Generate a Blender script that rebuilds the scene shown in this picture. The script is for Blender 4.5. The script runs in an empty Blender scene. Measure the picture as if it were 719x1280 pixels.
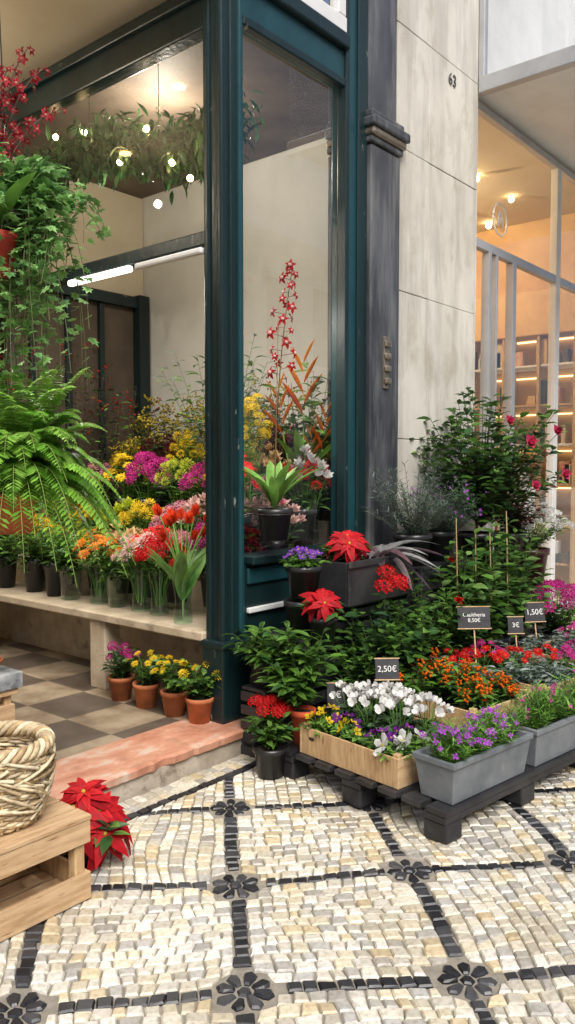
import bpy, math, random
import numpy as np
from mathutils import Vector, Matrix
random.seed(3); np.random.seed(3)
sc=bpy.context.scene
COL=sc.collection
rad=math.radians; U=random.uniform
def link(o,parent=None):
    COL.objects.link(o)
    if parent: o.parent=parent
    return o
def empty(name,loc=(0,0,0),rz=0):
    o=bpy.data.objects.new(name,None); o.location=loc; o.rotation_euler=(0,0,rz); return link(o)
def nm(name):
    m=bpy.data.materials.new(name); m.use_nodes=True
    n=m.node_tree.nodes; l=m.node_tree.links
    return m,n,l,n['Principled BSDF']
def mat(name,c1,c2,scale=5,stretch=(1,1,1),rough=.6,bump=.2,bscale=40,metal=0,chip=None,spec=.5,streak=None):
    m,n,l,b=nm(name)
    tc=n.new('ShaderNodeTexCoord'); mp=n.new('ShaderNodeMapping'); mp.inputs['Scale'].default_value=stretch
    l.new(tc.outputs['Object'],mp.inputs[0])
    no=n.new('ShaderNodeTexNoise'); no.inputs['Scale'].default_value=scale; no.inputs['Detail'].default_value=8; no.inputs['Roughness'].default_value=.62
    l.new(mp.outputs[0],no.inputs[0])
    r=n.new('ShaderNodeValToRGB'); r.color_ramp.elements[0].position=.34; r.color_ramp.elements[1].position=.66
    r.color_ramp.elements[0].color=(*c1,1); r.color_ramp.elements[1].color=(*c2,1)
    l.new(no.outputs[0],r.inputs[0]); out=r.outputs[0]
    def over(col,th,sca,soft,st=None):
        nonlocal out
        n3=n.new('ShaderNodeTexNoise'); n3.inputs['Scale'].default_value=sca; n3.inputs['Detail'].default_value=7; n3.inputs['Roughness'].default_value=.65
        if st:
            mp2=n.new('ShaderNodeMapping'); mp2.inputs['Scale'].default_value=st; l.new(tc.outputs['Object'],mp2.inputs[0]); l.new(mp2.outputs[0],n3.inputs[0])
        else: l.new(mp.outputs[0],n3.inputs[0])
        r3=n.new('ShaderNodeValToRGB'); r3.color_ramp.elements[0].position=th; r3.color_ramp.elements[1].position=th+soft
        l.new(n3.outputs[0],r3.inputs[0])
        mx=n.new('ShaderNodeMixRGB'); l.new(r3.outputs[0],mx.inputs[0]); l.new(out,mx.inputs[1]); mx.inputs[2].default_value=(*col,1); out=mx.outputs[0]
    if streak: over(streak[0],streak[1],streak[2],.22,(1,1,.12))
    if chip: over(chip[0],chip[1],chip[2],chip[3] if len(chip)>3 else .02)
    l.new(out,b.inputs['Base Color'])
    b.inputs['Roughness'].default_value=rough; b.inputs['Metallic'].default_value=metal; b.inputs['Specular IOR Level'].default_value=spec
    if bump:
        n2=n.new('ShaderNodeTexNoise'); n2.inputs['Scale'].default_value=bscale; n2.inputs['Detail'].default_value=6
        l.new(mp.outputs[0],n2.inputs[0]); bp=n.new('ShaderNodeBump'); bp.inputs['Strength'].default_value=bump; bp.inputs['Distance'].default_value=.01
        l.new(n2.outputs[0],bp.inputs['Height']); l.new(bp.outputs[0],b.inputs['Normal'])
    return m
def mglass(name,refl=.04,tint=(1,1,1),k=.96):
    m,n,l,b=nm(name); n.remove(b)
    t=n.new('ShaderNodeBsdfTransparent'); t.inputs[0].default_value=(*tint,1)
    g=n.new('ShaderNodeBsdfGlossy'); g.inputs['Roughness'].default_value=.01
    ge=n.new('ShaderNodeNewGeometry'); d=n.new('ShaderNodeVectorMath'); d.operation='DOT_PRODUCT'
    l.new(ge.outputs['Normal'],d.inputs[0]); l.new(ge.outputs['Incoming'],d.inputs[1])
    ab=n.new('ShaderNodeMath'); ab.operation='ABSOLUTE'; l.new(d.outputs['Value'],ab.inputs[0])
    s=n.new('ShaderNodeMath'); s.operation='SUBTRACT'; s.inputs[0].default_value=1; l.new(ab.outputs[0],s.inputs[1])
    p=n.new('ShaderNodeMath'); p.operation='POWER'; l.new(s.outputs[0],p.inputs[0]); p.inputs[1].default_value=4
    a=n.new('ShaderNodeMath'); a.operation='MULTIPLY_ADD'; a.inputs[1].default_value=k; a.inputs[2].default_value=refl; a.use_clamp=True
    l.new(p.outputs[0],a.inputs[0]); mx=n.new('ShaderNodeMixShader'); l.new(a.outputs[0],mx.inputs[0]); l.new(t.outputs[0],mx.inputs[1]); l.new(g.outputs[0],mx.inputs[2])
    l.new(mx.outputs[0],n['Material Output'].inputs[0]); return m
def memit(name,c,s):
    m,n,l,b=nm(name); b.inputs['Emission Color'].default_value=(*c,1); b.inputs['Emission Strength'].default_value=s; b.inputs['Base Color'].default_value=(*c,1); return m
def box(name,x0,x1,y0,y1,z0,z1,m,parent=None,bev=.004):
    v=[(x,y,z) for x in (x0,x1) for y in (y0,y1) for z in (z0,z1)]
    f=[(0,1,3,2),(4,6,7,5),(0,4,5,1),(2,3,7,6),(0,2,6,4),(1,5,7,3)]
    me=bpy.data.meshes.new(name); me.from_pydata(v,[],f); me.materials.append(m)
    o=bpy.data.objects.new(name,me); link(o,parent)
    if bev:
        md=o.modifiers.new('b','BEVEL'); md.width=bev; md.segments=2
    return o
def quad(name,pts,m,parent=None):
    me=bpy.data.meshes.new(name); me.from_pydata(pts,[],[(0,1,2,3)]); me.materials.append(m)
    return link(bpy.data.objects.new(name,me),parent)

M_green=mat('dark_green_paint',(.004,.013,.015),(.008,.026,.028),3,(1,1,.3),.35,.25,30,chip=((.2,.22,.2),.67,22))
M_teal=mat('teal_paint',(.007,.036,.044),(.012,.060,.072),3,(1,1,.3),.32,.2,30,chip=((.3,.3,.28),.68,18))
M_black=mat('weathered_black',(.025,.028,.035),(.085,.09,.10),4,(1,1,.3),.42,.3,35,streak=((.16,.165,.17),.5,9))
M_stone=mat('limestone',(.50,.475,.415),(.65,.625,.56),2.2,(1,1,.6),.7,.25,18,chip=((.38,.345,.28),.52,4,.2),streak=((.36,.34,.30),.48,5))
M_marble=mat('pink_marble',(.42,.17,.10),(.64,.36,.25),5,(1,2,1),.4,.3,25,chip=((.55,.46,.38),.55,5,.12),streak=((.3,.16,.1),.55,7))
M_riser=mat('worn_riser',(.3,.25,.19),(.5,.44,.36),6,(1,1,1),.8,.4,20,chip=((.2,.16,.12),.56,9,.1))
M_cream=mat('cream_plaster',(.55,.46,.32),(.62,.54,.4),1.5,(1,1,1),.8,.08,20)
M_pale=mat('pale_wall',(.55,.54,.49),(.64,.62,.56),1.5,(1,1,1),.8,.08,20)
M_beige=mat('bench_stone',(.42,.34,.23),(.6,.51,.38),7,(1,1,1),.5,.2,30,chip=((.3,.24,.17),.57,8,.1))
M_darkwall=mat('dark_wall',(.035,.028,.02),(.08,.065,.05),3,rough=.7)
M_brown=mat('brown_soffit',(.07,.05,.035),(.12,.09,.065),3,rough=.7)
M_metal=mat('grey_metal',(.4,.41,.42),(.5,.51,.52),3,rough=.35,bump=.05,metal=.4)
M_white=mat('white_paint',(.62,.63,.62),(.72,.73,.72),3,rough=.5,bump=.08)
M_glass=mglass('window_glass',.10); M_glass2=mglass('transom_glass',.05)
M_glassb=mglass('boutique_glass',.10)
M_bulb=memit('bulb_glow',(1,.7,.33),30); M_tube=memit('tube_glow',(1,.95,.85),3); M_cove=memit('cove_glow',(1,.74,.38),3)
M_warm=mat('warm_wall',(.5,.3,.12),(.66,.44,.2),2,rough=.6)
M_bronze=mat('bronze',(.2,.17,.13),(.35,.3,.24),20,rough=.4,metal=.7)
M_crate=mat('crate_wood',(.40,.24,.11),(.62,.43,.23),4,(14,14,2),.7,.3,30,chip=((.22,.12,.05),.6,5,.08))
M_crateh=mat('crate_wood_h',(.42,.26,.13),(.64,.45,.26),4,(1.5,14,14),.7,.3,30,chip=((.22,.12,.05),.6,5,.08))
M_plas=mat('black_plastic',(.012,.012,.014),(.035,.035,.038),6,rough=.42,bump=.1,chip=((.09,.085,.075),.6,9,.15))
M_zinc=mat('zinc',(.13,.15,.17),(.24,.26,.28),5,rough=.5,bump=.15,metal=.2,chip=((.3,.3,.29),.6,8,.1))
M_slate=mat('slate',(.02,.02,.022),(.05,.05,.055),8,rough=.7)
M_chalk=mat('chalk',(.7,.7,.68),(.8,.8,.78),30,rough=.9,bump=0)
M_num=mat('number_iron',(.05,.05,.055),(.1,.1,.1),8,rough=.6)

# ================= pavement =================
def cobble_mat():
    m,n,l,b=nm('cobble'); at=n.new('ShaderNodeAttribute'); at.attribute_name='Col'
    tc=n.new('ShaderNodeTexCoord'); no=n.new('ShaderNodeTexNoise'); no.inputs['Scale'].default_value=60; no.inputs['Detail'].default_value=6
    l.new(tc.outputs['Object'],no.inputs[0]); r=n.new('ShaderNodeValToRGB'); r.color_ramp.elements[0].position=.3; r.color_ramp.elements[0].color=(.72,.69,.64,1); r.color_ramp.elements[1].position=.56; r.color_ramp.elements[1].color=(1,1,1,1)
    l.new(no.outputs[0],r.inputs[0]); mx=n.new('ShaderNodeMixRGB'); mx.blend_type='MULTIPLY'; mx.inputs[0].default_value=1; l.new(at.outputs[0],mx.inputs[1]); l.new(r.outputs[0],mx.inputs[2])
    n4=n.new('ShaderNodeTexNoise'); n4.inputs['Scale'].default_value=2.2; n4.inputs['Detail'].default_value=5; l.new(tc.outputs['Object'],n4.inputs[0])
    r4=n.new('ShaderNodeValToRGB'); r4.color_ramp.elements[0].position=.35; r4.color_ramp.elements[0].color=(.8,.77,.71,1); r4.color_ramp.elements[1].position=.6; r4.color_ramp.elements[1].color=(1,1,1,1); l.new(n4.outputs[0],r4.inputs[0])
    m2=n.new('ShaderNodeMixRGB'); m2.blend_type='MULTIPLY'; m2.inputs[0].default_value=1; l.new(mx.outputs[0],m2.inputs[1]); l.new(r4.outputs[0],m2.inputs[2]); l.new(m2.outputs[0],b.inputs['Base Color'])
    bp=n.new('ShaderNodeBump'); bp.inputs['Strength'].default_value=.25; bp.inputs['Distance'].default_value=.003; l.new(no.outputs[0],bp.inputs['Height']); l.new(bp.outputs[0],b.inputs['Normal']); b.inputs['Roughness'].default_value=.38
    return m
def sheet_mat():
    m,n,l,b=nm('far_cobbles'); tc=n.new('ShaderNodeTexCoord'); vo=n.new('ShaderNodeTexVoronoi'); vo.inputs['Scale'].default_value=15
    l.new(tc.outputs['Object'],vo.inputs[0]); r=n.new('ShaderNodeValToRGB'); r.color_ramp.elements[0].color=(.5,.45,.36,1); r.color_ramp.elements[1].color=(.44,.42,.38,1); l.new(vo.outputs['Color'],r.inputs[0]); l.new(r.outputs[0],b.inputs['Base Color']); b.inputs['Roughness'].default_value=.8; return m
M_bed=mat('sand_bed',(.2,.18,.145),(.3,.27,.22),30,rough=.95)
pave=empty('pavement')
box('ground',-60,60,-60,60,-.3,-.03,sheet_mat(),None,0)
box('sand_bed',-3.8,6.5,-4,.0,-.029,-.010,M_bed,pave,0)
SP=.635; a0=rad(-43.5); A=np.array([math.cos(a0),math.sin(a0)]); B=np.array([-A[1],A[0]]); O=np.array([-.486,-1.433])
sv=[];sf=[];scol=[]
def warp(u,v):
    p=O+A*u+B*v
    return p+np.array([.016*math.sin(3.1*p[1]+1)+.010*math.sin(9*p[0]),.016*math.sin(2.7*p[0])+.010*math.sin(8*p[1])])
WC=[(.70,.64,.50),(.77,.73,.63),(.6,.56,.47),(.8,.77,.70),(.68,.57,.38),(.52,.51,.48),(.82,.80,.73),(.66,.62,.53),(.74,.67,.51),(.47,.45,.41),(.78,.74,.64)]
BC=[(.018,.02,.026),(.026,.028,.036),(.04,.042,.05),(.015,.016,.022),(.065,.067,.075)]
def stone(c4,black,gap=.002):
    c4=np.array(c4); N_=len(c4); cen=c4.mean(0); z=U(-.0035,.003); tx,ty=U(-.06,.06),U(-.06,.06)
    b=len(sv)
    for ins,dz in ((gap,-.03),(gap+.0004,-.006),(gap+.0048,0)):
        for q in c4:
            d=cen-q; L=np.linalg.norm(d)+1e-6; p=q+d/L*min(ins*1.35,L*.6); e=p-cen
            sv.append((p[0],p[1],z+dz+(e[0]*tx+e[1]*ty if dz>-.02 else 0)))
    for k in range(N_):
        k2=(k+1)%N_
        sf.append((b+k,b+k2,b+N_+k2,b+N_+k)); sf.append((b+N_+k,b+N_+k2,b+2*N_+k2,b+2*N_+k))
    sf.append(tuple(range(b+2*N_,b+3*N_)))
    c=random.choice(BC if black else WC); k=U(.8,1.08); scol.extend([(c[0]*k,c[1]*k,c[2]*k,1)]*(3*N_))
def inreg(p): return -3.5<p[0]<6.2 and -3.9<p[1]<-.28
def put(c4,black):
    cen=np.mean(c4,0)
    if not inreg(cen): return
    i=round(((cen-O)@A)/SP); j=round(((cen-O)@B)/SP); N=warp(i*SP,j*SP); R=.094
    if np.linalg.norm(cen-N)<R+.006: return
    q4=[]
    for q in c4:
        q=q+np.array([U(-.003,.003),U(-.003,.003)])
        d=q-N; L=np.linalg.norm(d)
        if L<R: q=N+d/L*R
        q4.append(np.array([q[0],min(q[1],-.30)]))
    q=q4
    ar=abs((q[2][0]-q[0][0])*(q[3][1]-q[1][1])-(q[2][1]-q[0][1])*(q[3][0]-q[1][0]))
    if ar<.0010: return
    stone(q4,black)
for i in range(-16,17):
    for j in range(-16,17):
        c=O+A*(i+.5)*SP+B*(j+.5)*SP
        if not(-4.2<c[0]<6.8 and -4.5<c[1]<.3): continue
        u0,v0=i*SP,j*SP; h=.025
        for ax in (0,1):
            s=h
            while s<SP-h-.001:
                e=min(s+U(.036,.058),SP-h)
                if SP-h-e<.025: e=SP-h
                w1,w2=U(-.005,.005),U(-.005,.005)
                q=[(s,-h+w1),(e,-h+w1),(e,h+w2),(s,h+w2)]
                if ax: q=[(y,x) for x,y in q][::-1]
                put([warp(u0+x,v0+y) for x,y in q],True); s=e
        nr=random.choice((11,12,12)); rh=(SP-2*h)/nr; amp=U(.004,.014); pha=U(0,6)
        jb=[[0]*5]+[[U(-.006,.006)+amp*math.sin(pha+k*.4+q_*1.4) for q_ in range(5)] for k in range(nr-1)]+[[0]*5]
        def bd(k,x):
            t=min(x/SP*4,3.999); a=int(t); f=t-a; return h+k*rh+jb[k][a]*(1-f)+jb[k][a+1]*f
        fl=random.random()<.5
        for k in range(nr):
            s=h; skp=0
            while s<SP-h-.001:
                e=min(s+U(.036,.066),SP-h)
                if SP-h-e<.030: e=SP-h
                sk=U(-.008,.008) if e<SP-h else 0
                q=[(s,bd(k,s)),(e,bd(k,e)),(e+sk,bd(k+1,e)),(s+skp,bd(k+1,s))]; skp=sk
                if fl: q=[(y,x) for x,y in q][::-1]
                put([warp(u0+x,v0+y) for x,y in q],False); s=e
        N=warp(u0,v0)
        if inreg(N+np.array([0,.1])):
            t0=random.random(); n=8; dt=2*math.pi/n
            for k in range(n):
                t1=t0+k*dt; ro=.088+U(-.003,.004)
                stone([N+np.array([math.cos(t1+f_*dt),math.sin(t1+f_*dt)])*r for f_,r in ((.06,.026),(.03,.062),(.14,ro-.008),(.5,ro+.004),(.86,ro-.008),(.97,.062),(.94,.026))],True,.0028)
            stone([N+np.array([math.cos(t),math.sin(t)])*.026 for t in np.linspace(0,2*math.pi,7)[:6]],True)
for (ya,yb,bl) in ((-.30,-.25,1),(-.25,-.195,0),(-.195,-.13,0)):
    s=-3.5
    while s<6.2:
        e=s+U(.045,.07); stone([np.array(p) for p in ((s,ya),(e,ya),(e,yb),(s,yb))],bl); s=e
me=bpy.data.meshes.new('cobblestones'); me.from_pydata(sv,[],sf); ca=me.color_attributes.new('Col','FLOAT_COLOR','POINT'); ca.data.foreach_set('color',np.array(scol,dtype=np.float32).ravel()); me.materials.append(cobble_mat())
link(bpy.data.objects.new('cobblestones',me),pave)

# ================= flower shop =================
fs=empty('flower_shop')
def chk():
    m,n,l,b=nm('checker_tiles'); tc=n.new('ShaderNodeTexCoord'); mp=n.new('ShaderNodeMapping'); mp.inputs['Location'].default_value=(.1,.05,.5); ck=n.new('ShaderNodeTexChecker'); ck.inputs['Scale'].default_value=2.6
    l.new(tc.outputs['Object'],mp.inputs[0]); l.new(mp.outputs[0],ck.inputs[0]); no=n.new('ShaderNodeTexNoise'); no.inputs['Scale'].default_value=6; no.inputs['Detail'].default_value=9; l.new(tc.outputs['Object'],no.inputs[0])
    ck.inputs[1].default_value=(.36,.29,.20,1); ck.inputs[2].default_value=(.08,.065,.055,1)
    r=n.new('ShaderNodeValToRGB'); r.color_ramp.elements[0].position=.35; r.color_ramp.elements[0].color=(.42,.37,.3,1); r.color_ramp.elements[1].position=.62; r.color_ramp.elements[1].color=(1,1,1,1); l.new(no.outputs[0],r.inputs[0])
    mx=n.new('ShaderNodeMixRGB'); mx.blend_type='MULTIPLY'; mx.inputs[0].default_value=1; l.new(ck.outputs[0],mx.inputs[1]); l.new(r.outputs[0],mx.inputs[2])
    m3=n.new('ShaderNodeMixRGB'); m3.inputs[0].default_value=.2; m3.inputs[2].default_value=(.28,.21,.15,1); l.new(mx.outputs[0],m3.inputs[1]); l.new(m3.outputs[0],b.inputs['Base Color']); b.inputs['Roughness'].default_value=.5; return m
box('tiled_floor',-3.2,2.0,.22,4.5,.0,.13,chk(),fs,0)
v=[];f=[]; n=130
for k in range(n+1):
    x=-3.2+k*(3.38)/n; e=-.14+max(0,random.gauss(0,.005))+(.03*math.sin((k-62)/8*math.pi) if 62<k<70 else 0)+(.02*math.sin((k-100)/5*math.pi) if 100<k<105 else 0)
    v+=[(x,e+.004,.085),(x,e,.09),(x,e-.002,.122),(x,e+.012,.133),(x,.22,.134)]
for k in range(n):
    for q in range(4): a=k*5+q; f.append((a,a+5,a+6,a+1))
me=bpy.data.meshes.new('threshold'); me.from_pydata(v,[],f); me.materials.append(M_marble); link(bpy.data.objects.new('threshold',me),fs)
box('step_riser',-3.2,1.62,-.12,.215,-.02,.088,M_riser,fs,.006)
box('pillar_core',.02,.17,.02,.13,.13,4.05,M_green,fs,.006)
box('pillar_front_bead',.0,.04,.0,.04,.55,4.04,M_green,fs,.012)
box('pillar_mid_bead',.075,.10,.008,.03,.55,4.04,M_green,fs,.01)
box('pillar_right_bead',.14,.175,.003,.04,.55,4.04,M_teal,fs,.01)
box('pillar_side_bead',.006,.03,.10,.14,.55,4.04,M_green,fs,.01)
box('pillar_plinth',-.015,.19,-.015,.15,.135,.55,M_green,fs,.012)
box('pillar_plinth_cap',-.022,.197,-.022,.157,.53,.575,M_green,fs,.012)
box('window_sill',.19,1.3,-.05,.12,.97,1.02,M_green,fs,.01)
box('stall_panel',.19,1.1,.02,.1,.13,.968,M_green,fs,.004)
box('stall_rail_top',.2,1.09,.0,.02,.86,.95,M_teal,fs,.008)
box('stall_rail_mid',.2,1.09,-.006,.02,.70,.73,M_white,fs,.006)
box('stall_rail_bottom',.2,1.09,.0,.02,.14,.3,M_green,fs,.008)
box('window_stile',1.10,1.28,.0,.12,.13,5.6,M_teal,fs,.01)
box('window_stile_bead',1.08,1.115,-.012,.06,1.02,5.6,M_green,fs,.008)
box('window_stile_outer',1.2,1.3,-.02,-.001,.15,5.6,M_green,fs,.01)
box('head_rail',.17,1.10,.01,.12,3.86,4.05,M_teal,fs,.008)
box('head_rail_lower',.17,1.08,-.004,.05,3.83,3.88,M_green,fs,.008)
box('head_cornice',-3.2,1.10,-.03,.12,4.05,4.14,M_green,fs,.012)
box('upper_sash_bottom',.1,1.10,-.01,.06,4.14,4.24,M_white,fs,.008)
box('upper_sash_right',1.0,1.079,-.01,.06,4.24,5.6,M_white,fs,.008)
quad('upper_glass',[(.1,.03,4.24),(1,.03,4.24),(1,.03,5.6),(.1,.03,5.6)],M_glass,fs)
box('upper_room_back',-3.2,1.08,.5,.55,4.2,5.6,M_pale,fs,0)
quad('shop_window_glass',[(.17,.05,1.02),(1.09,.05,1.02),(1.09,.05,3.86),(.17,.05,3.86)],M_glass,fs)
box('pilaster_shaft',1.3,1.64,-.05,.3,.0,3.55,M_black,fs,.01)
box('pilaster_upper',1.3,1.62,-.03,.3,3.76,8,M_black,fs,.01)
box('capital_a',1.285,1.655,-.065,.3,3.56,3.60,M_black,fs,.01)
box('capital_b',1.275,1.67,-.085,.3,3.60,3.65,M_bronze,fs,.015)
box('capital_c',1.26,1.69,-.10,.3,3.65,3.71,M_black,fs,.012)
box('capital_d',1.28,1.66,-.07,.3,3.71,3.76,M_black,fs,.012)
box('upper_facade',-6,1.3,.0,.5,5.6,8,M_stone,fs,.01)
box('left_pier',-6,-3.2,0,.5,0,5.6,M_stone,fs,.01)
box('ceiling',-3.2,2.0,.12,4.5,4.1,4.15,M_cream,fs,0)
box('display_ceiling',.125,1.99,.13,4.4,4.03,4.09,M_brown,fs,0)
box('right_inner_wall',2.0,2.1,.1,4.5,.0,4.1,M_pale,fs,0)
box('window_side_lining',1.29,2.0,.13,.16,.0,4.02,M_pale,fs,0)
box('back_wall',-3.2,2.0,4.5,4.6,.0,4.1,M_darkwall,fs,0)
box('left_inner_wall',-3.3,-3.2,.0,4.5,.0,4.1,M_cream,fs,0)
box('inner_back_panel',.6,1.88,3.0,3.08,.13,3.1,M_brown,fs,0)
box('inner_back_panel_upper',.6,1.99,3.0,3.08,3.1,4.02,M_cream,fs,0)
box('inner_post',1.86,1.98,2.90,3.09,.13,3.1,M_green,fs,.006)
box('inner_door_head',.6,1.98,2.93,3.09,2.98,3.08,M_green,fs,.006)
for x in (.75,1.1,1.45): box('inner_door_stile',x,x+.05,2.95,2.998,.14,2.97,M_green,fs,.006)
box('side_beam',.02,.12,.135,4.4,3.80,4.045,M_green,fs,.01)
box('side_beam_fillet',-.01,.02,.135,4.4,3.95,4.0,M_green,fs,.008)
box('side_transom_bar',.02,.10,.135,2.6,2.68,2.76,M_green,fs,.01)
quad('side_transom_glass',[(.055,.13,2.76),(.055,2.6,2.76),(.055,2.6,3.80),(.055,.13,3.80)],M_glass2,fs)
box('tube_light',-.005,.035,.75,1.35,2.635,2.672,M_tube,fs,.012)
box('tube_light_rest',-.005,.035,.15,.70,2.635,2.672,M_white,fs,.012)
box('side_post',.02,.1,2.6,2.7,.13,3.80,M_green,fs,.008)
box('bench_top',-.02,.42,.14,3.6,.56,.61,M_beige,fs,.008)
box('bench_leg',.0,.12,1.02,1.17,.13,.56,M_beige,fs,.006)
box('bench_leg_far',.0,.12,2.5,2.65,.13,.56,M_beige,fs,.006)
box('bench_back',.42,.46,.14,3.6,.13,.80,M_beige,fs,0)
box('tier_b',.46,.78,.14,2.9,.13,.80,M_beige,fs,0)
box('tier_c',.78,1.12,.14,2.9,.13,1.0,M_darkwall,fs,0)
box('tier_d',1.12,1.98,.17,2.9,.13,1.15,M_darkwall,fs,0)
for k in range(5): box('back_shelf',-3.0,.4,4.1,4.5,.6+k*.6,.63+k*.6,M_darkwall,fs,0)
hp=empty('door_pull')
box('plate',1.44,1.50,-.065,-.045,2.02,2.36,M_bronze,hp,.006)
for zz in (2.07,2.15,2.23,2.31): box('knuckle',1.435,1.505,-.085,-.06,zz-.022,zz+.022,M_bronze,hp,.012)
sw=empty('stone_wall')
z=0.0; hs=[.75,.95,1.0,.95,.8,.95,1.0,1.6]
for k,h in enumerate(hs):
    xs=[1.64,2.06,2.8]
    for q in range(2): box('panel',xs[q]+.002,xs[q+1]-.002,-.02+U(-.003,.003),.4,z+.0025,z+h-.0025,M_stone,sw,.004)
    z+=h
def text(name,s,loc,rot,size,m,parent=None,ext=.002):
    c=bpy.data.curves.new(name,'FONT'); c.body=s; c.size=size; c.extrude=ext; c.align_x='CENTER'; c.align_y='CENTER'; c.materials.append(m)
    o=bpy.data.objects.new(name,c); o.location=loc; o.rotation_euler=rot; return link(o,parent)
text('house_number','63',(2.38,-.026,4.33),(rad(90),0,0),.12,M_num)
ns=empty('boutique_storefront')
box('end_pier',2.8,2.84,.0,.4,0,8,M_white,ns,.004)
box('head_frame',2.84,6,.05,.11,3.27,3.34,M_metal,ns,.004)
box('top_frame',2.84,6,.05,.11,4.34,4.40,M_metal,ns,.004)
for i,(x,w_) in enumerate(((2.845,.05),(3.16,.05),(3.30,.03),(3.62,.07),(4.58,.1))): box('mullion',x,x+w_,.045,.115,.02,3.27 if i!=4 else 4.34,M_metal if i!=4 else M_white,ns,.004)
for x in (3.36,3.56): box('door_handle',x,x+.02,.0,.02,.9,1.5,M_bronze,ns,.004)
quad('shop_glass',[(2.84,.08,.1),(6,.08,.1),(6,.08,4.34),(2.84,.08,4.34)],M_glassb,ns)
box('bottom_rail',2.84,6,.05,.11,.02,.14,M_metal,ns,.004)
box('shop_floor',2.8,7,.1,5,0,.018,M_beige,ns,0)
box('shop_back',2.8,6.2,3.2,3.3,0,4.4,M_warm,ns,0)
box('shop_side',6.2,6.3,.1,3.2,0,4.4,M_warm,ns,0)
box('shop_side_l',2.8,2.84,.4,3.2,0,4.4,M_warm,ns,0)
box('shop_ceiling',2.8,6.3,.1,3.3,4.4,4.45,M_cream,ns,0)
box('display_header',5.8,6.19,.3,2.6,3.0,3.5,M_warm,ns,.01)
for y in (.3,.72,1.14,1.56,1.98,2.4): box('display_divider',5.82,6.19,y,y+.03,.03,2.999,M_crate,ns,.004)
for k in range(6): box('display_shelf',5.85,6.19,.335,2.39,.4+k*.45,.425+k*.45,M_white if k%2 else M_crate,ns,.003); box('cove_strip',6.16,6.185,.34,2.38,.83+k*.43,.845+k*.43,M_cove,ns,0)
GM=[M_slate,M_warm,M_beige,M_white,M_teal,M_brown,M_marble,M_stone]
for k in range(90):
    y=.35+U(0,1.95); zz=.426+random.randrange(6)*.45; box('goods',5.88,5.95+U(0,.1),y,y+U(.04,.14),zz,zz+U(.08,.3),random.choice(GM),ns,.006)
box('counter',4.6,5.5,1.2,1.7,.02,.95,M_brown,ns,.01); box('counter_top',4.55,5.55,1.15,1.75,.951,.99,M_white,ns,.01)
for (x,y,hh) in ((4.0,.9,1.1),(5.2,.6,1.3),(4.4,2.2,1.4)):
    box('pedestal',x,x+.3,y,y+.3,.02,hh,M_white,ns,.01); box('pedestal_case',x+.05,x+.25,y+.05,y+.25,hh+.001,hh+.25,random.choice(GM),ns,.02)
box('canopy_soffit',2.8,7,-1.8,.0,4.44,4.47,M_white,ns,0)
box('canopy_side_beam',2.78,2.86,-1.8,-.03,4.38,4.5,M_metal,ns,.006)
quad('canopy_side_glass',[(2.82,-1.8,4.5),(2.82,-.03,4.5),(2.82,-.03,8),(2.82,-1.8,8)],M_glassb,ns)
box('canopy_side_post',2.79,2.85,-.07,-.022,4.5,8,M_metal,ns,.006)
box('canopy_back',2.84,7,.0,.1,4.45,8,M_white,ns,0)

# ================= mesh engine =================
class T:
    def __init__(s,V,F,C=None,Mi=0):
        s.V=np.array(V,float).reshape(-1,3); s.F=np.array(F,int).reshape(-1,4)
        s.C=np.ones((len(s.V),3)) if C is None else np.array(C,float)
        s.M=np.full(len(s.F),Mi) if np.isscalar(Mi) else np.array(Mi)
class MB:
    def __init__(s): s.v=[];s.f=[];s.c=[];s.m=[];s.n=0
    def add(s,t,pos=(0,0,0),R=None,tint=(1,1,1),mi=None):
        V=t.V if R is None else t.V@R.T
        s.v.append(V+np.asarray(pos)); s.f.append(t.F+s.n); s.c.append(t.C*np.asarray(tint)); s.m.append(t.M if mi is None else np.full(len(t.F),mi)); s.n+=len(V)
    def T(s): 
        return T(np.vstack(s.v),np.vstack(s.f),np.vstack(s.c),np.concatenate(s.m))
    def build(s,name,parent=None,smooth=True):
        t=s.T(); me=bpy.data.meshes.new(name); nv,nf=len(t.V),len(t.F)
        me.vertices.add(nv); me.vertices.foreach_set('co',t.V.astype(np.float32).ravel())
        me.loops.add(nf*4); me.loops.foreach_set('vertex_index',t.F.astype(np.int32).ravel())
        me.polygons.add(nf); me.polygons.foreach_set('loop_start',np.arange(0,nf*4,4,dtype=np.int32))
        us=sorted(set(t.M.tolist())); mp={u:i for i,u in enumerate(us)}
        for u in us: me.materials.append(G[u])
        me.polygons.foreach_set('material_index',np.array([mp[x] for x in t.M.tolist()],dtype=np.int32))
        me.polygons.foreach_set('use_smooth',np.full(nf,smooth))
        me.update(calc_edges=True)
        ca=me.color_attributes.new('Col','FLOAT_COLOR','POINT'); c4=np.ones((nv,4),np.float32); c4[:,:3]=np.clip(t.C,0,1); ca.data.foreach_set('color',c4.ravel())
        return link(bpy.data.objects.new(name,me),parent)
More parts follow.
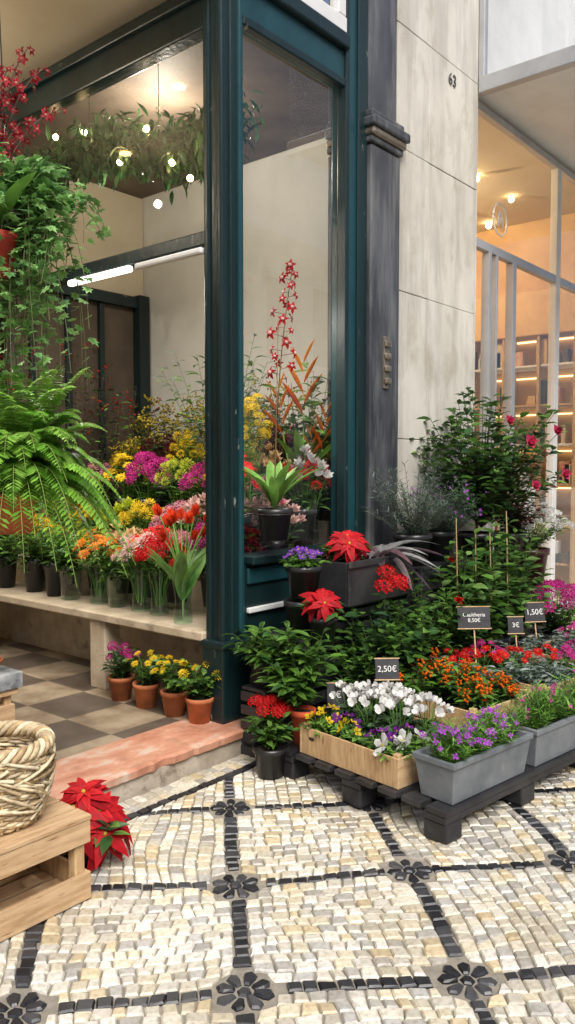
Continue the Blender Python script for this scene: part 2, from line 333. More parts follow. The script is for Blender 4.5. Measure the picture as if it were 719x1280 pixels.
def amat(name,rough,transl=0,nz=12,amt=.35,metal=0,spec=.5,bump=.0):
    m,n,l,b=nm(name); at=n.new('ShaderNodeAttribute'); at.attribute_name='Col'; tc=n.new('ShaderNodeTexCoord')
    no=n.new('ShaderNodeTexNoise'); no.inputs['Scale'].default_value=nz; no.inputs['Detail'].default_value=4; l.new(tc.outputs['Object'],no.inputs[0])
    r=n.new('ShaderNodeValToRGB'); r.color_ramp.elements[0].position=.3; r.color_ramp.elements[0].color=(1-amt,1-amt,1-amt,1); r.color_ramp.elements[1].position=.65; r.color_ramp.elements[1].color=(1+amt*.3,1+amt*.3,1+amt*.3,1); l.new(no.outputs[0],r.inputs[0])
    mx=n.new('ShaderNodeMixRGB'); mx.blend_type='MULTIPLY'; mx.inputs[0].default_value=1; l.new(at.outputs[0],mx.inputs[1]); l.new(r.outputs[0],mx.inputs[2]); l.new(mx.outputs[0],b.inputs['Base Color'])
    b.inputs['Roughness'].default_value=rough; b.inputs['Metallic'].default_value=metal; b.inputs['Specular IOR Level'].default_value=spec
    if bump:
        bp=n.new('ShaderNodeBump'); bp.inputs['Strength'].default_value=bump; bp.inputs['Distance'].default_value=.003; l.new(no.outputs[0],bp.inputs['Height']); l.new(bp.outputs[0],b.inputs['Normal'])
    if transl:
        t=n.new('ShaderNodeBsdfTranslucent'); l.new(mx.outputs[0],t.inputs[0]); s=n.new('ShaderNodeMixShader'); s.inputs[0].default_value=transl
        l.new(b.outputs[0],s.inputs[1]); l.new(t.outputs[0],s.inputs[2]); l.new(s.outputs[0],n['Material Output'].inputs[0])
    return m
LEAF,PET,TERRA,PLAS,STEM,SOIL,VASE,ZINC,WICK,GLOW=range(10)
G=[amat('leaf',.36,.3),amat('petal',.6,.3,30,.2,spec=.25),amat('terracotta',.8,0,14,.35,bump=.3),amat('pot_plastic',.35,0,8,.2),amat('stem',.6),amat('soil',.95,0,60,.5,bump=1),mglass('vase_glass',.06,(.75,.9,.82),.9),amat('painted_tin',.45,0,8,.2,.2),amat('wicker',.6,0,40,.4,bump=.4),M_bulb]
def nrm(v): v=np.asarray(v,float); return v/(np.linalg.norm(v)+1e-9)
def frY(d,roll=0,up=(0,0,1)):
    y=nrm(d); x=np.cross(y,up)
    if np.linalg.norm(x)<.05: x=np.cross(y,(1,0,.1))
    x=nrm(x); z=np.cross(x,y); c,s=math.cos(roll),math.sin(roll)
    return np.stack([x*c+z*s,y,-x*s+z*c],1)
def frZ(d,roll=0):
    z=nrm(d); x=np.cross((0,1,0.1),z); x=nrm(x); y=np.cross(z,x); c,s=math.cos(roll),math.sin(roll)
    return np.stack([x*c+y*s,-x*s+y*c,z],1)
def leafT(n=4,w=.4,fold=.15,droop=.25,shape='ov',mi=LEAF,cen=.8,tip=1.0):
    V=[];F=[];C=[]
    for i in range(n+1):
        t=i/n
        if shape=='ov': p=math.sin(math.pi*min(1,t**.75)) if t<1 else 0
        elif shape=='la': p=math.sin(math.pi*t)**.7 if 0<t<1 else 0
        elif shape=='pe': p=math.sin(math.pi*t**1.6*.86)**.8 if t>0 else 0
        p=max(p,.04)*w/2; y=t*(1-droop*.25*t); z=-droop*t*t
        V+=[(-p,y,z+fold*p*1.6),(0,y,z),(p,y,z+fold*p*1.6)]
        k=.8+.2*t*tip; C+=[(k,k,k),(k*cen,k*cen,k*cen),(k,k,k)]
    for i in range(n):
        a=i*3; F+=[(a,a+1,a+4,a+3),(a+1,a+2,a+5,a+4)]
    return T(V,F,C,mi)
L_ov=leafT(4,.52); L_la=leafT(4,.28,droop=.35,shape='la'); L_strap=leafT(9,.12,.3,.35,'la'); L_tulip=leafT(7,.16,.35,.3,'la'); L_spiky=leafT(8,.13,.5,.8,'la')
def flatT(w):
    return T([(-.02,0,0),(.02,0,0),(w/2,.5,0),(-w/2,.5,0),(.01,1,-.05),(-.01,1,-.05)],[(0,1,2,3),(3,2,4,5)],[(.8,.8,.8)]*2+[(1,1,1)]*4,LEAF)
L_need=flatT(.13)
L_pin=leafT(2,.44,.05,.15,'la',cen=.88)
L_v=T([( -.02,0,0),(.02,0,0),(.5,.28,.02),(.3,.45,.0),(.42,.75,-.03),(.16,.68,0),(0,1.05,-.08),(-.16,.68,0),(-.42,.75,-.03),(-.3,.45,0),(-.5,.28,.02),(0,.42,-.05)],[(1,2,3,11),(11,3,4,5),(11,5,6,7),(7,8,9,11),(9,10,0,11)],[(.9,.9,.8)]*2+[(1.5,1.45,1.9)]*9+[(.75,.85,.6)],LEAF)
P_w=leafT(3,.75,-.2,-.1,'pe',PET,.95); P_n=leafT(3,.28,.1,.15,'la',PET,.9); P_p=leafT(4,.5,.12,.3,'ov',PET,.82); P_pl=leafT(5,.40,.15,.5,'ov',PET,.75)
P_cup=leafT(4,.75,.35,-.45,'ov',PET,.95)
def ballT(r=1,seg=6,rings=4,mi=PET,c=(1,1,1),sq=1):
    V=[];F=[]
    for i in range(rings+1):
        a=math.pi*(i/rings); rr=max(math.sin(a),.02)
        for j in range(seg): b=2*math.pi*j/seg; V.append((r*rr*math.cos(b),r*rr*math.sin(b),r*math.cos(a)*sq))
    for i in range(rings):
        for j in range(seg): F.append((i*seg+j,(i+1)*seg+j,(i+1)*seg+(j+1)%seg,i*seg+(j+1)%seg))
    return T(V,F,[c]*len(V),mi)
def latheT(prof,seg=20,mi=PLAS,c=(1,1,1)):
    V=[];F=[]
    for r,z in prof:
        for j in range(seg): b=2*math.pi*j/seg; V.append((r*math.cos(b),r*math.sin(b),z))
    for i in range(len(prof)-1):
        for j in range(seg): F.append((i*seg+j,i*seg+(j+1)%seg,(i+1)*seg+(j+1)%seg,(i+1)*seg+j))
    return T(V,F,[c]*len(V),mi)
def tube(mb,pts,r0,r1=None,c=(.08,.16,.03),mi=STEM,sides=4):
    if r1 is None: r1=r0
    pts=np.array(pts,float); n=len(pts); V=[];F=[]
    for i in range(n):
        d=pts[min(i+1,n-1)]-pts[max(i-1,0)]; f=frY(d); r=r0+(r1-r0)*i/(n-1)
        for j in range(sides): b=2*math.pi*j/sides; V.append(pts[i]+f[:,0]*r*math.cos(b)+f[:,2]*r*math.sin(b))
    for i in range(n-1):
        for j in range(sides): F.append((i*sides+j,i*sides+(j+1)%sides,(i+1)*sides+(j+1)%sides,(i+1)*sides+j))
    mb.add(T(V,F,[c]*len(V),mi))
def bez(a,b,c,n=6):
    a,b,c=map(lambda q:np.asarray(q,float),(a,b,c)); return [a*(1-t)**2+b*2*t*(1-t)+c*t*t for t in np.linspace(0,1,n)]
def layerT(layers,center=None):
    mb=MB()
    for cnt,L,Pt,el,col,z,ph in layers:
        for k in range(cnt):
            a=2*math.pi*(k+ph)/cnt+U(-.1,.1); e=rad(el+U(-7,7)); d=(math.cos(a)*math.cos(e),math.sin(a)*math.cos(e),math.sin(e)); j=U(.85,1.1)
            mb.add(Pt,(0,0,z),frY(d,U(-.15,.15))*L*U(.85,1.1),(col[0]*j,col[1]*j,col[2]*j))
    if center: 
        r,c,z=center; mb.add(ballT(r,6,4,PET,c,.6),(0,0,z))
    return mb.T()
def fibT(n,L,Pt,col,r=.3,half=.5,tilt=.3):
    mb=MB()
    for k in range(n):
        t=(k+.5)/n; ph=k*2.39996; ct=1-t*(1+half); st=math.sqrt(max(0,1-ct*ct)); d=np.array([st*math.cos(ph),st*math.sin(ph),ct])
        dd=nrm(d+np.array([0,0,tilt])+np.random.uniform(-.15,.15,3)); j=U(.75,1.1)
        mb.add(Pt,d*r,frY(dd,U(-.3,.3))*L*U(.85,1.1),(col[0]*j,col[1]*j,col[2]*j))
    return mb.T()
RED=(.72,.012,.014)
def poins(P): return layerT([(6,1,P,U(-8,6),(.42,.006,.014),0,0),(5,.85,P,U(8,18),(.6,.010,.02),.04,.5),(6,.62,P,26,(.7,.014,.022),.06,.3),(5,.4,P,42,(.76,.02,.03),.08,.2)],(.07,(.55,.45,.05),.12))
T_poin=[poins(P_p) for _ in range(3)]; T_poinl=[poins(P_pl) for _ in range(4)]
def mumT(c): return fibT(46,.6,P_n,c,.42,.45)
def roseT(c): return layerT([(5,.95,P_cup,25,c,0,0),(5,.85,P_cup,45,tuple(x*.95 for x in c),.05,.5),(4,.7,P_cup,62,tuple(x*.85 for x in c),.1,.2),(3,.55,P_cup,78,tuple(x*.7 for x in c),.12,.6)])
def daisyT(c,cc=(.35,.2,.02)): return layerT([(13,1,P_n,8,c,0,0),(10,.8,P_n,22,c,.03,.5)],(.2,cc,.05))
def tulipT(c): return layerT([(3,1,P_cup,74,c,0,0),(3,.98,P_cup,82,tuple(x*.85 for x in c),.02,.5)])
def pansyT(c,cc=(.04,.005,.03)): return layerT([(5,.9,P_w,12,c,0,0)],(.16,cc,.03))
def cyclT(c): return layerT([(5,1,P_w,50,c,0,0)],(.12,(.5,.1,.2),0))
def smallT(c): return layerT([(4,1,P_w,15,c,0,0)])
def clusterT(c,n=22,s=.28):
    st=smallT(c); mb=MB()
    for k in range(n):
        t=(k+.5)/n; ph=k*2.39996; ct=1-t*.95; q=math.sqrt(1-ct*ct); d=np.array([q*math.cos(ph),q*math.sin(ph),ct]); j=U(.7,1.15)
        mb.add(st,d*np.array([.85,.85,.5])*U(.9,1.05),frZ(d,U(0,6))*s,(j,j,j))
    return mb.T()
def berryT(c,n=16):
    mb=MB(); b=ballT(.14,5,3,PET,c)
    for k in range(n): p=np.random.normal(0,.38,3); j=U(.6,1.2); mb.add(b,p,None,(j,j,j))
    return mb.T()
PINK=(.78,.3,.38);MAG=(.62,.03,.28);YEL=(.85,.6,.02);ORA=(.85,.24,.015);WHT=(.87,.87,.84);LIM=(.55,.62,.05);PUR=(.3,.05,.42);PEA=(.85,.58,.3);BUR=(.2,.01,.04);LPK=(.85,.56,.5)
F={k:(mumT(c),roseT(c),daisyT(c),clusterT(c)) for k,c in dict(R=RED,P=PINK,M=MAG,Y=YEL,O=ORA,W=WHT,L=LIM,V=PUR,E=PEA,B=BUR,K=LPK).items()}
GR=[(.09,.22,.035),(.14,.31,.05),(.06,.16,.04),(.19,.38,.065)]
GD=[(.045,.125,.035),(.07,.175,.04),(.05,.13,.055),(.11,.23,.05)]
GL=[(.22,.47,.06),(.30,.58,.09),(.17,.38,.05)]
GS=[(.2,.27,.22),(.28,.35,.3),(.15,.22,.17)]
GV=[(.17,.33,.08),(.11,.25,.06),(.22,.39,.10)]
def tj(c,lo=.7,hi=1.25): k=U(lo,hi); return (c[0]*k,c[1]*k,c[2]*k)
def pot(mb,pos,r,h,mi=PLAS,c=(.018,.018,.02),soil=True,tap=.74):
    mb.add(latheT([(.002,0),(r*tap,0),(r*.96,h*.82),(r*1.05,h*.83),(r*1.06,h),(r*.97,h),(r*.93,h*.86)],20,mi,c),pos)
    if soil: mb.add(latheT([(r*.94,h*.88),(.003,h*.92)],12,SOIL,(.05,.035,.025)),pos)
TC=(.5,.16,.06); BKP=(.02,.02,.022)
def branchy(mb,base,h,sp,nb,nl,LT=L_ov,ls=.05,cols=GR,start=.2,stem=(.07,.11,.03),sr=.003,droop=0,fl=None,elev=(.55,1),lz=.25):
    base=np.asarray(base,float); sx,sy=(sp,sp) if np.isscalar(sp) else sp
    for b in range(nb):
        a=U(0,6.283); q=math.sqrt(U(0.02,1)); hh=h*U(*elev)*(1-.25*q*q)
        e=base+np.array([math.cos(a)*sx*q,math.sin(a)*sy*q,hh-droop*q*h]); m=base+np.array([math.cos(a)*sx*q*.5,math.sin(a)*sy*q*.5,hh*.6])
        pts=bez(base,m,e,6); tube(mb,pts,sr,sr*.5,stem,STEM,3)
        P=np.array(pts)
        for k in range(nl):
            t=start+(1-start)*(k+U(0,1))/nl; f=t*5; i=min(int(f),4); p=P[i]*(1-(f-i))+P[i+1]*(f-i); d=nrm(P[i+1]-P[i]); ph=k*2.4+b
            side=np.array([math.cos(ph),math.sin(ph),U(-.2,.3)]); dd=nrm(side+d*.5+np.array([0,0,lz*U(-1,1)]))
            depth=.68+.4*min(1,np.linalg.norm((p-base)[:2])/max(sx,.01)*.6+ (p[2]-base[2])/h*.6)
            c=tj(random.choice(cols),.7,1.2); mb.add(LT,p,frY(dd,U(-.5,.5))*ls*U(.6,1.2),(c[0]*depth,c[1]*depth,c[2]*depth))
        if fl and random.random()<fl[2]:
            j=U(.8,1.1); d=nrm(P[5]-P[4]+np.array([-.35,-.35,.2])); mb.add(fl[0],P[5]+d*.005,frZ(d,U(0,6))*fl[1]*U(.8,1.15),(j,j,j))
def bunch(mb,pos,sh,spread,FT,fs,n,nl=3,LT=L_la,ls=.09,cols=GR,dome=.3,face=.5):
    pos=np.asarray(pos,float)
    for k in range(n):
        q=math.sqrt((k+.5)/n); a=k*2.4+U(-.4,.4); h=sh*(1-dome*q*q)*U(.85,1.08)
        e=pos+np.array([math.cos(a)*spread*q,math.sin(a)*spread*q,h]); s=pos+np.array([math.cos(a)*.02,math.sin(a)*.02,0])
        pts=bez(s,pos+(e-pos)*np.array([.3,.3,.6]),e,4); tube(mb,pts,.0025,.002,tj(GR[1]),STEM,3)
        d=nrm(np.array([math.cos(a)*q*face,math.sin(a)*q*face,1])+np.array([-.35,-.2,0])+np.random.normal(0,.15,3)); j=U(.75,1.1)
        ft=random.choice(FT) if isinstance(FT,list) else FT
        mb.add(ft,e,frZ(d,U(0,6))*fs*U(.75,1.15),(j,j,j))
        for _ in range(nl):
            t=U(.45,.98); p=pos+(e-pos)*t; b=U(0,6.283); mb.add(LT,p,frY((math.cos(b),math.sin(b),U(.1,.9)),U(-.5,.5))*ls*U(.7,1.2),tj(random.choice(cols)))
def bucket(name,x,y,z,FT,fs,n,sh=.38,spread=.15,vase='b',**k):
    mb=MB()
    if vase=='g': mb.add(latheT([(.055,0),(.06,.02),(.05,.12),(.075,.28)],16,VASE),(x,y,z))
    else: pot(mb,(x,y,z),.085,U(.2,.27),PLAS,random.choice([BKP,(.03,.05,.04),(.05,.05,.05)]),False)
    bunch(mb,(x,y,z+.05),sh,spread,FT,fs,n,**k); return mb.build(name)

# ---- interior display ----
TT=tulipT((.8,.07,.02))
mb=MB(); p=np.array([.10,.42,.61]); mb.add(latheT([(.05,0),(.055,.02),(.045,.14),(.075,.33)],18,VASE),p)
for k in range(13):
    a=k*2.4; q=.05+.10*math.sqrt(k/13); e=p+np.array([math.cos(a)*q,math.sin(a)*q,U(.46,.62)]); tube(mb,bez(p+[0,0,.03],p+[0,0,.35],e,6),.004,.004,(.2,.4,.08)); mb.add(TT,e,frZ(e-p-[0,0,.3])*.06)
    b=U(0,6.3); mb.add(L_tulip,p+[0,0,.12],frY((math.cos(b)*.35,math.sin(b)*.35,1),U(-1,1))*U(.28,.42)*np.array([1.3,1,1]),tj((.2,.42,.1)))
mb.build('tulip_vase')
kinds=[(.2,.61,[(.72,'R',3,.05),(.92,'K',0,.045),(1.14,'G',0,0),(1.35,'O',2,.055),(1.6,'G',0,0),(1.85,'G',0,0),(2.15,'G',0,0),(2.45,'G',0,0)]),
 (.4,.66,[(.22,'B',0,.045),(.5,'M',3,.05),(.78,'P',0,.05),(1.05,'R',2,.06),(1.35,'E',1,.055),(1.65,'L',0,.05),(1.95,'G',0,0),(2.3,'Y',0,.05)]),
 (.66,.80,[(.22,'K',1,.06),(.5,'K',1,.065),(.8,'K',1,.06),(1.1,'P',3,.055),(1.4,'Y',0,.05),(1.7,'L',1,.06),(2.0,'Y',3,.05),(2.35,'R',0,.05)]),
 (.95,1.0,[(.2,'R',0,.05),(.5,'E',1,.055),(.8,'Y',2,.06),(1.1,'M',0,.055),(1.4,'L',0,.05),(1.7,'M',3,.06),(2.0,'Y',2,.06),(2.35,'P',0,.05)]),
 (1.3,1.15,[(.35,'Y',0,.05),(.7,'B',3,.06),(1.0,'Y',3,.06),(1.35,'G',0,.06),(1.7,'Y',0,.05),(2.0,'B',0,.05),(2.4,'Y',3,.06)]),
 (1.65,1.15,[(.8,'L',3,.05),(1.2,'G',3,.06),(1.6,'O',0,.05),(2.0,'Y',3,.06),(2.5,'B',3,.06)])]
nmz={'R':'red_flower_bucket','V':'purple_flower_bucket','O':'orange_gerbera_bucket','B':'burgundy_flower_bucket','M':'magenta_flower_bucket','P':'pink_flower_bucket','L':'lime_chrysanthemum_bucket','K':'pale_pink_rose_bucket','E':'peach_rose_bucket','W':'white_chrysanthemum_bucket','Y':'yellow_flower_bucket'}
for X,z0,ls in kinds:
    for (Y,c,v_,s) in ls:
        X_=X+U(-.03,.03); Y+=U(-.03,.03)
        if c=='G':
            mb=MB(); pot(mb,(X_,Y,z0),.08,.24,VASE if Y<1.7 else PLAS,BKP,False)
            branchy(mb,(X_,Y,z0+.1),.45,.19,20,18,L_la,.08,GR); mb.build('foliage_bunch')
        else:
            bucket(nmz[c],X_,Y,z0,F[c][v_],s,20,(.40 if X<.9 else .5)*U(.88,1.12),.165,'g' if X<.3 else 'b',nl=5)
MIM=berryT((.46,.37,.05),14); RBE=berryT((.4,.02,.02),5)
for (x,y,h) in ((1.5,1.3,.95),(1.7,1.75,.95),(1.45,.75,.8),(1.75,2.3,.9),(1.3,2.0,.8)):
    mb=MB(); pot(mb,(x,y,1.15),.09,.25,PLAS,BKP,False); branchy(mb,(x,y,1.3),h,.34,24,20,L_la,.08,[(.15,.15,.04),(.09,.13,.04),(.06,.11,.03)],.25,(.1,.07,.03),fl=(MIM,.07,.9)); mb.build('mimosa_bunch')
for (x,y,h,cc) in ((1.3,.55,1.25,GD),(.9,2.5,1.5,GD),(1.3,2.7,1.6,GD),(.5,2.75,1.4,GD),(1.1,2.2,1.2,GR)):
    mb=MB(); pot(mb,(x,y,1.0),.09,.25,PLAS,BKP,False); branchy(mb,(x,y,1.1),h,.32,16,10,L_la,.08,cc,.3,(.06,.03,.02),.004,fl=(RBE,.06,.6)); mb.build('berry_branches')
HEL=MB()
for k in range(6):
    s=1 if k%2 else -1; HEL.add(leafT(4,.3,.5,-.1,'la',PET),(0,0,k*.16),frY((s*.6,0,.75+k*.05))*(.6-.04*k),(.85,.17+.03*k,.01))
HEL=HEL.T()
mb=MB(); p=np.array([1.05,.30,1.02]); mb.add(latheT([(.06,0),(.06,.4),(.07,.46)],18,VASE),p)
for k,(dx,dz,s) in enumerate(((0,1.0,.42),(-.14,.88,.34),(.13,.78,.3),(.05,.68,.26))):
    e=p+[dx*.64,-dx*.7,dz-.18]; tube(mb,[p,p+(e-p)*.5,e],.007,.006,(.15,.3,.05)); mb.add(HEL,e,frZ((dx*.6,-dx*.6,1),-.8)*s)
for k in range(10): b=U(0,6.3); mb.add(L_tulip,p+[0,0,.35],frY((math.cos(b)*.4,math.sin(b)*.4,1))*U(.35,.6),tj(GL[2]))
mb.build('heliconia_vase')
bucket('white_rose_vase',.98,.19,1.02,F['W'][1],.05,26,.52,.12,'g')
bucket('yellow_snapdragon_vase',.66,.45,1.0,F['Y'][3],.045,24,.95,.16,'b')
bucket('red_flower_vase',.42,.3,.95,F['R'][2],.05,12,.6,.14,'b')
bucket('pink_flower_vase',.6,.25,1.0,F['P'][1],.045,14,.35,.15,'b')
mb=MB(); branchy(mb,(1.2,.35,1.3),1.0,.2,10,10,L_la,.16,GL+GR); pot(mb,(1.2,.35,1.02),.07,.3,VASE,BKP,False); mb.build('palm_leaf_vase')
mb=MB(); branchy(mb,(.9,.9,1.2),1.3,.5,20,16,L_la,.11,GS+GR,.4); pot(mb,(.9,.9,1.0),.09,.3,PLAS,BKP,False); mb.build('eucalyptus_vase')
for (y,FT,c,n) in ((.80,F['M'][3],GD,9),(.57,F['Y'][2],GR,9),(.33,F['Y'][2],GR,11),(.13,F['Y'][0],GR,3)):
    mb=MB(); pos=(-.05,y,.13); pot(mb,pos,.075,.14,TERRA,TC); branchy(mb,(pos[0],y,.24),.22,.14,18,10,L_ov,.055,c); bunch(mb,(pos[0],y,.25),.2,.12,FT,.03,n,0); mb.build('potted_chrysanthemum')
mb=MB(); pts=[np.array([.3+.1*math.sin(t*5),.2+t*2.4,3.50-.10*math.sin(t*9)+.06*t]) for t in np.linspace(0,1,40)]; tube(mb,pts,.012,.012,(.05,.04,.02))
for k in range(3600):
    t=U(0,38.9); i=int(t); p=pts[i]*(1-t+i)+pts[i+1]*(t-i); b=np.random.normal(0,1,3); b[2]-=.5; mb.add(L_la,p+np.random.normal(0,.075,3),frY(b)*U(.05,.12),tj(((.04,.15,.04),(.07,.21,.06),(.03,.10,.04),(.12,.26,.10))[random.randrange(4)],.7,1.3))
for t in (3,12,22,32): tube(mb,[pts[t],pts[t]+[0,0,.56]],.003,.003,(.03,.03,.03))
mb.build('pine_garland')
lt=empty('string_lights')
for i,(t,dz) in enumerate(((2,-.12),(5,-.24),(8,-.10),(12,.10),(16,-.14),(21,.06),(25,.12),(30,-.05),(35,.1))):
    x,y,z=pts[t]+[-.10,0,dz]; mb=MB(); mb.add(ballT(.019,10,6,GLOW),(x,y,z)); mb.build('bulb',lt)
    c_=MB(); tube(c_,[(x,y,z+.015),(x+.05,y,(z+pts[t][2])/2+.03),tuple(pts[t])],.0025,.0025,(.02,.03,.02)); c_.build('wire',lt)
for (x,y) in ((-1.2,2.4),(-.7,1.2)):
    mb=MB(); mb.add(latheT([(.05,4.094),(.05,4.088),(.035,4.086),(.003,4.085)],14,GLOW),(x,y,0)); mb.build('recessed_spot',lt)

# ---- pallet, crates, planters (rotated -8 deg) ----
PR=rad(-8); PX,PY=-.235,-1.46
def L2W(x,y): return (PX+x*math.cos(PR)-y*math.sin(PR),PY+x*math.sin(PR)+y*math.cos(PR))
def local(name): return empty(name,(PX,PY,0),PR)
pl=local('black_pallet')
for k in range(8): box('deck_slat',0,3.4,.0+k*.13,.10+k*.13,.115,.14,M_plas,pl,.004)
for x in (0,.55,1.15,1.75,2.35,3.28):
    for y in (.0,.46,.90): box('foot',x+.01,x+.12,y+.005,y+.12,.0,.085,M_plas,pl,.008)
for y in (.0,.46,.90): box('stringer',.003,3.39,y+.004,y+.115,.085,.1145,M_plas,pl,.004)
def crate(name,x0,x1,y0,y1,z0,h,ns=2):
    c=local(name); t=.012
    sh=(h-.008*(ns-1))/ns
    for k in range(ns):
        a=z0+k*(sh+.008)
        box('slat',x0,x1,y0,y0+t,a,a+sh,M_crateh,c,.002); box('slat',x0,x1,y1-t,y1,a,a+sh,M_crateh,c,.002)
        box('end',x0+.001,x0+t,y0+t,y1-t,a,a+sh,M_crate,c,.002); box('end',x1-t,x1-.001,y0+t,y1-t,a,a+sh,M_crate,c,.002)
    box('bottom',x0+t,x1-t,y0+t,y1-t,z0,z0+.01,M_crateh,c,0)
    for x in (x0+t,x1-t-.03):
        for y in (y0+t,y1-t-.03): box('corner_post',x,x+.03,y,y+.03,z0+.01,z0+h+.012,M_crate,c,.003)
    return c
crate('wooden_crate',.03,.50,.27,.88,.142,.13,ns=1)
crate('wooden_crate',.62,1.15,.30,.9,.142,.2,ns=2)
crate('wooden_crate',1.25,1.85,.30,.9,.142,.2,ns=2)
crate('wooden_crate',1.95,2.6,.30,.9,.142,.2,ns=2)
def planter(x0,x1,y0,y1,z0,h):
    c=local('zinc_planter'); i=.02
    V=[(x0+i,y0+i,z0),(x1-i,y0+i,z0),(x1-i,y1-i,z0),(x0+i,y1-i,z0),(x0,y0,z0+h-.025),(x1,y0,z0+h-.025),(x1,y1,z0+h-.025),(x0,y1,z0+h-.025)]
    o=.008; V+=[(x0-o,y0-o,z0+h-.025),(x1+o,y0-o,z0+h-.025),(x1+o,y1+o,z0+h-.025),(x0-o,y1+o,z0+h-.025),(x0-o,y0-o,z0+h),(x1+o,y0-o,z0+h),(x1+o,y1+o,z0+h),(x0-o,y1+o,z0+h),
      (x0+.01,y0+.01,z0+h),(x1-.01,y0+.01,z0+h),(x1-.01,y1-.01,z0+h),(x0+.01,y1-.01,z0+h),(x0+.015,y0+.015,z0+h-.03),(x1-.015,y0+.015,z0+h-.03),(x1-.015,y1-.015,z0+h-.03),(x0+.015,y1-.015,z0+h-.03)]
    Fq=[(3,2,1,0)]
    for a in range(0,20,4):
        for k in range(4): Fq.append((a+k,a+(k+1)%4,a+4+(k+1)%4,a+4+k))
    me=bpy.data.meshes.new('trough'); me.from_pydata(V,[],Fq); me.materials.append(M_zinc); ob_=link(bpy.data.objects.new('trough',me),c); md=ob_.modifiers.new('b','BEVEL'); md.width=.004; md.segments=2
    quad('soil',[(x0+.014,y0+.014,z0+h-.035),(x1-.014,y0+.014,z0+h-.035),(x1-.014,y1-.014,z0+h-.035),(x0+.014,y1-.014,z0+h-.035)],M_slate,c)
planter(.05,.62,.0,.2,.142,.18); planter(.67,1.27,.0,.2,.142,.18); planter(1.32,1.92,.0,.2,.142,.18); planter(1.97,2.57,.0,.2,.142,.18)
SF={k:smallT(c) for k,c in dict(V=(.5,.1,.65),R=RED,M=(.7,.05,.4)).items()}
def trough(name,x0,x1,y,z,n=26,h=.15,cols=GL+GR,ft=None,fs=.012,ls=.045,nl=26,p=.7):
    mb=MB()
    for k in range(n):
        X,Y=L2W(x0+(x1-x0)*(k+.5)/n,y+U(-.07,.07)); branchy(mb,(X,Y,z),h*U(.7,1.2),.10,7,nl,L_need,ls,cols,.05,sr=.0015,fl=(ft,fs,p) if ft else None)
    mb.build(name)
trough('purple_lavender',.09,.58,.1,.28,24,.16,ft=SF['V'],fs=.014,p=.5)
trough('green_heather',.72,1.22,.1,.28,24,.2,ft=SF['M'],fs=.012,p=.2)
trough('green_heather',1.37,1.87,.1,.28,22,.2,ft=SF['M'],fs=.014,p=.5)
trough('pink_heather',2.02,2.52,.1,.28,22,.2,ft=SF['M'],fs=.018,p=.8)
def wpot(x,y,z,r=.055,h=.1,c=BKP,mi=PLAS):
    mb=MB(); X,Y=L2W(x,y); pot(mb,(X,Y,z),r,h,mi,c); return mb,(X,Y,z+h*.9)
CY=cyclT(WHT)
for (x,y) in ((.40,.40),(.42,.56),(.38,.72),(.28,.80),(.46,.68),(.26,.64),(.30,.50)):
    mb,p=wpot(x,y,.152); branchy(mb,p,.11,.10,14,8,L_ov,.05,[(.08,.18,.06),(.15,.25,.12),(.05,.13,.05)]); bunch(mb,p,.18,.09,CY,.036,12,0,dome=.2,face=.9); mb.build('white_cyclamen')
pans=[((.08,.80),'Y'),((.10,.62),'Y'),((.17,.82),'Y'),((.12,.45),'V'),((.24,.40),'V'),((.09,.33),'W'),((.20,.31),'W'),((.16,.70),'V')]
PT={'Y':pansyT(YEL),'V':pansyT((.2,.02,.3),(.5,.4,.02)),'W':pansyT(WHT,(.6,.5,.1))}
for (xy,c) in pans:
    mb,p=wpot(*xy,.152,.05,.08); branchy(mb,p,.09,.09,14,9,L_ov,.04,GR+GL); bunch(mb,p,.11,.07,PT[c],.032 if c!='W' else .05,4 if c!='W' else 2,0,face=1.2); mb.build('potted_pansy')
CAP=MB()
for k in range(7): CAP.add(ballT(.22,5,4,PET,(.9,.14+.14*random.random(),.01),1.7),np.random.normal(0,.45,3)*[1,1,.6])
CAP=CAP.T()
for (x,y,s) in ((.72,.75,1.1),(.86,.72,1.1),(.76,.42,.9),(.98,.42,.9),(.9,.58,1)):
    mb,p=wpot(x,y,.152,.06,.12); branchy(mb,p,.24*s,.12,20,14,L_la,.065,GR+GL[2:],fl=(CAP,.032,.7)); mb.build('ornamental_pepper')
for (x,y) in ((1.05,.75),(1.07,.55),(1.33,.5),(1.55,.42),(1.72,.75),(2.1,.8),(2.3,.7),(1.4,.38)):
    mb,p=wpot(x,y,.152,.06,.12); branchy(mb,p,.21,.14,22,14,L_la,.055,GS+[(.4,.46,.43)]); mb.build('dusty_miller')
for (x,y,c) in ((1.2,.85,'R'),(1.38,.78,'R'),(1.5,.68,'R'),(1.55,.85,'M'),(1.68,.55,'R'),(1.8,.42,'M'),(2.05,.5,'M'),(2.2,.4,'R'),(2.45,.5,'M'),(2.5,.8,'M')):
    mb,p=wpot(x,y,.152,.06,.12); branchy(mb,p,.16,.13,16,10,L_ov,.055,GR); bunch(mb,p,.2,.12,F[c][2],.032,10,0); mb.build('red_primula' if c=='R' else 'magenta_primula')
mb=MB(); pot(mb,(2.95,-.65,.0),.14,.25,PLAS,BKP); branchy(mb,(2.95,-.65,.2),.38,.27,26,14,L_ov,.07,GR); bunch(mb,(2.95,-.65,.25),.35,.26,F['M'][3],.065,20,0); mb.build('magenta_azalea')
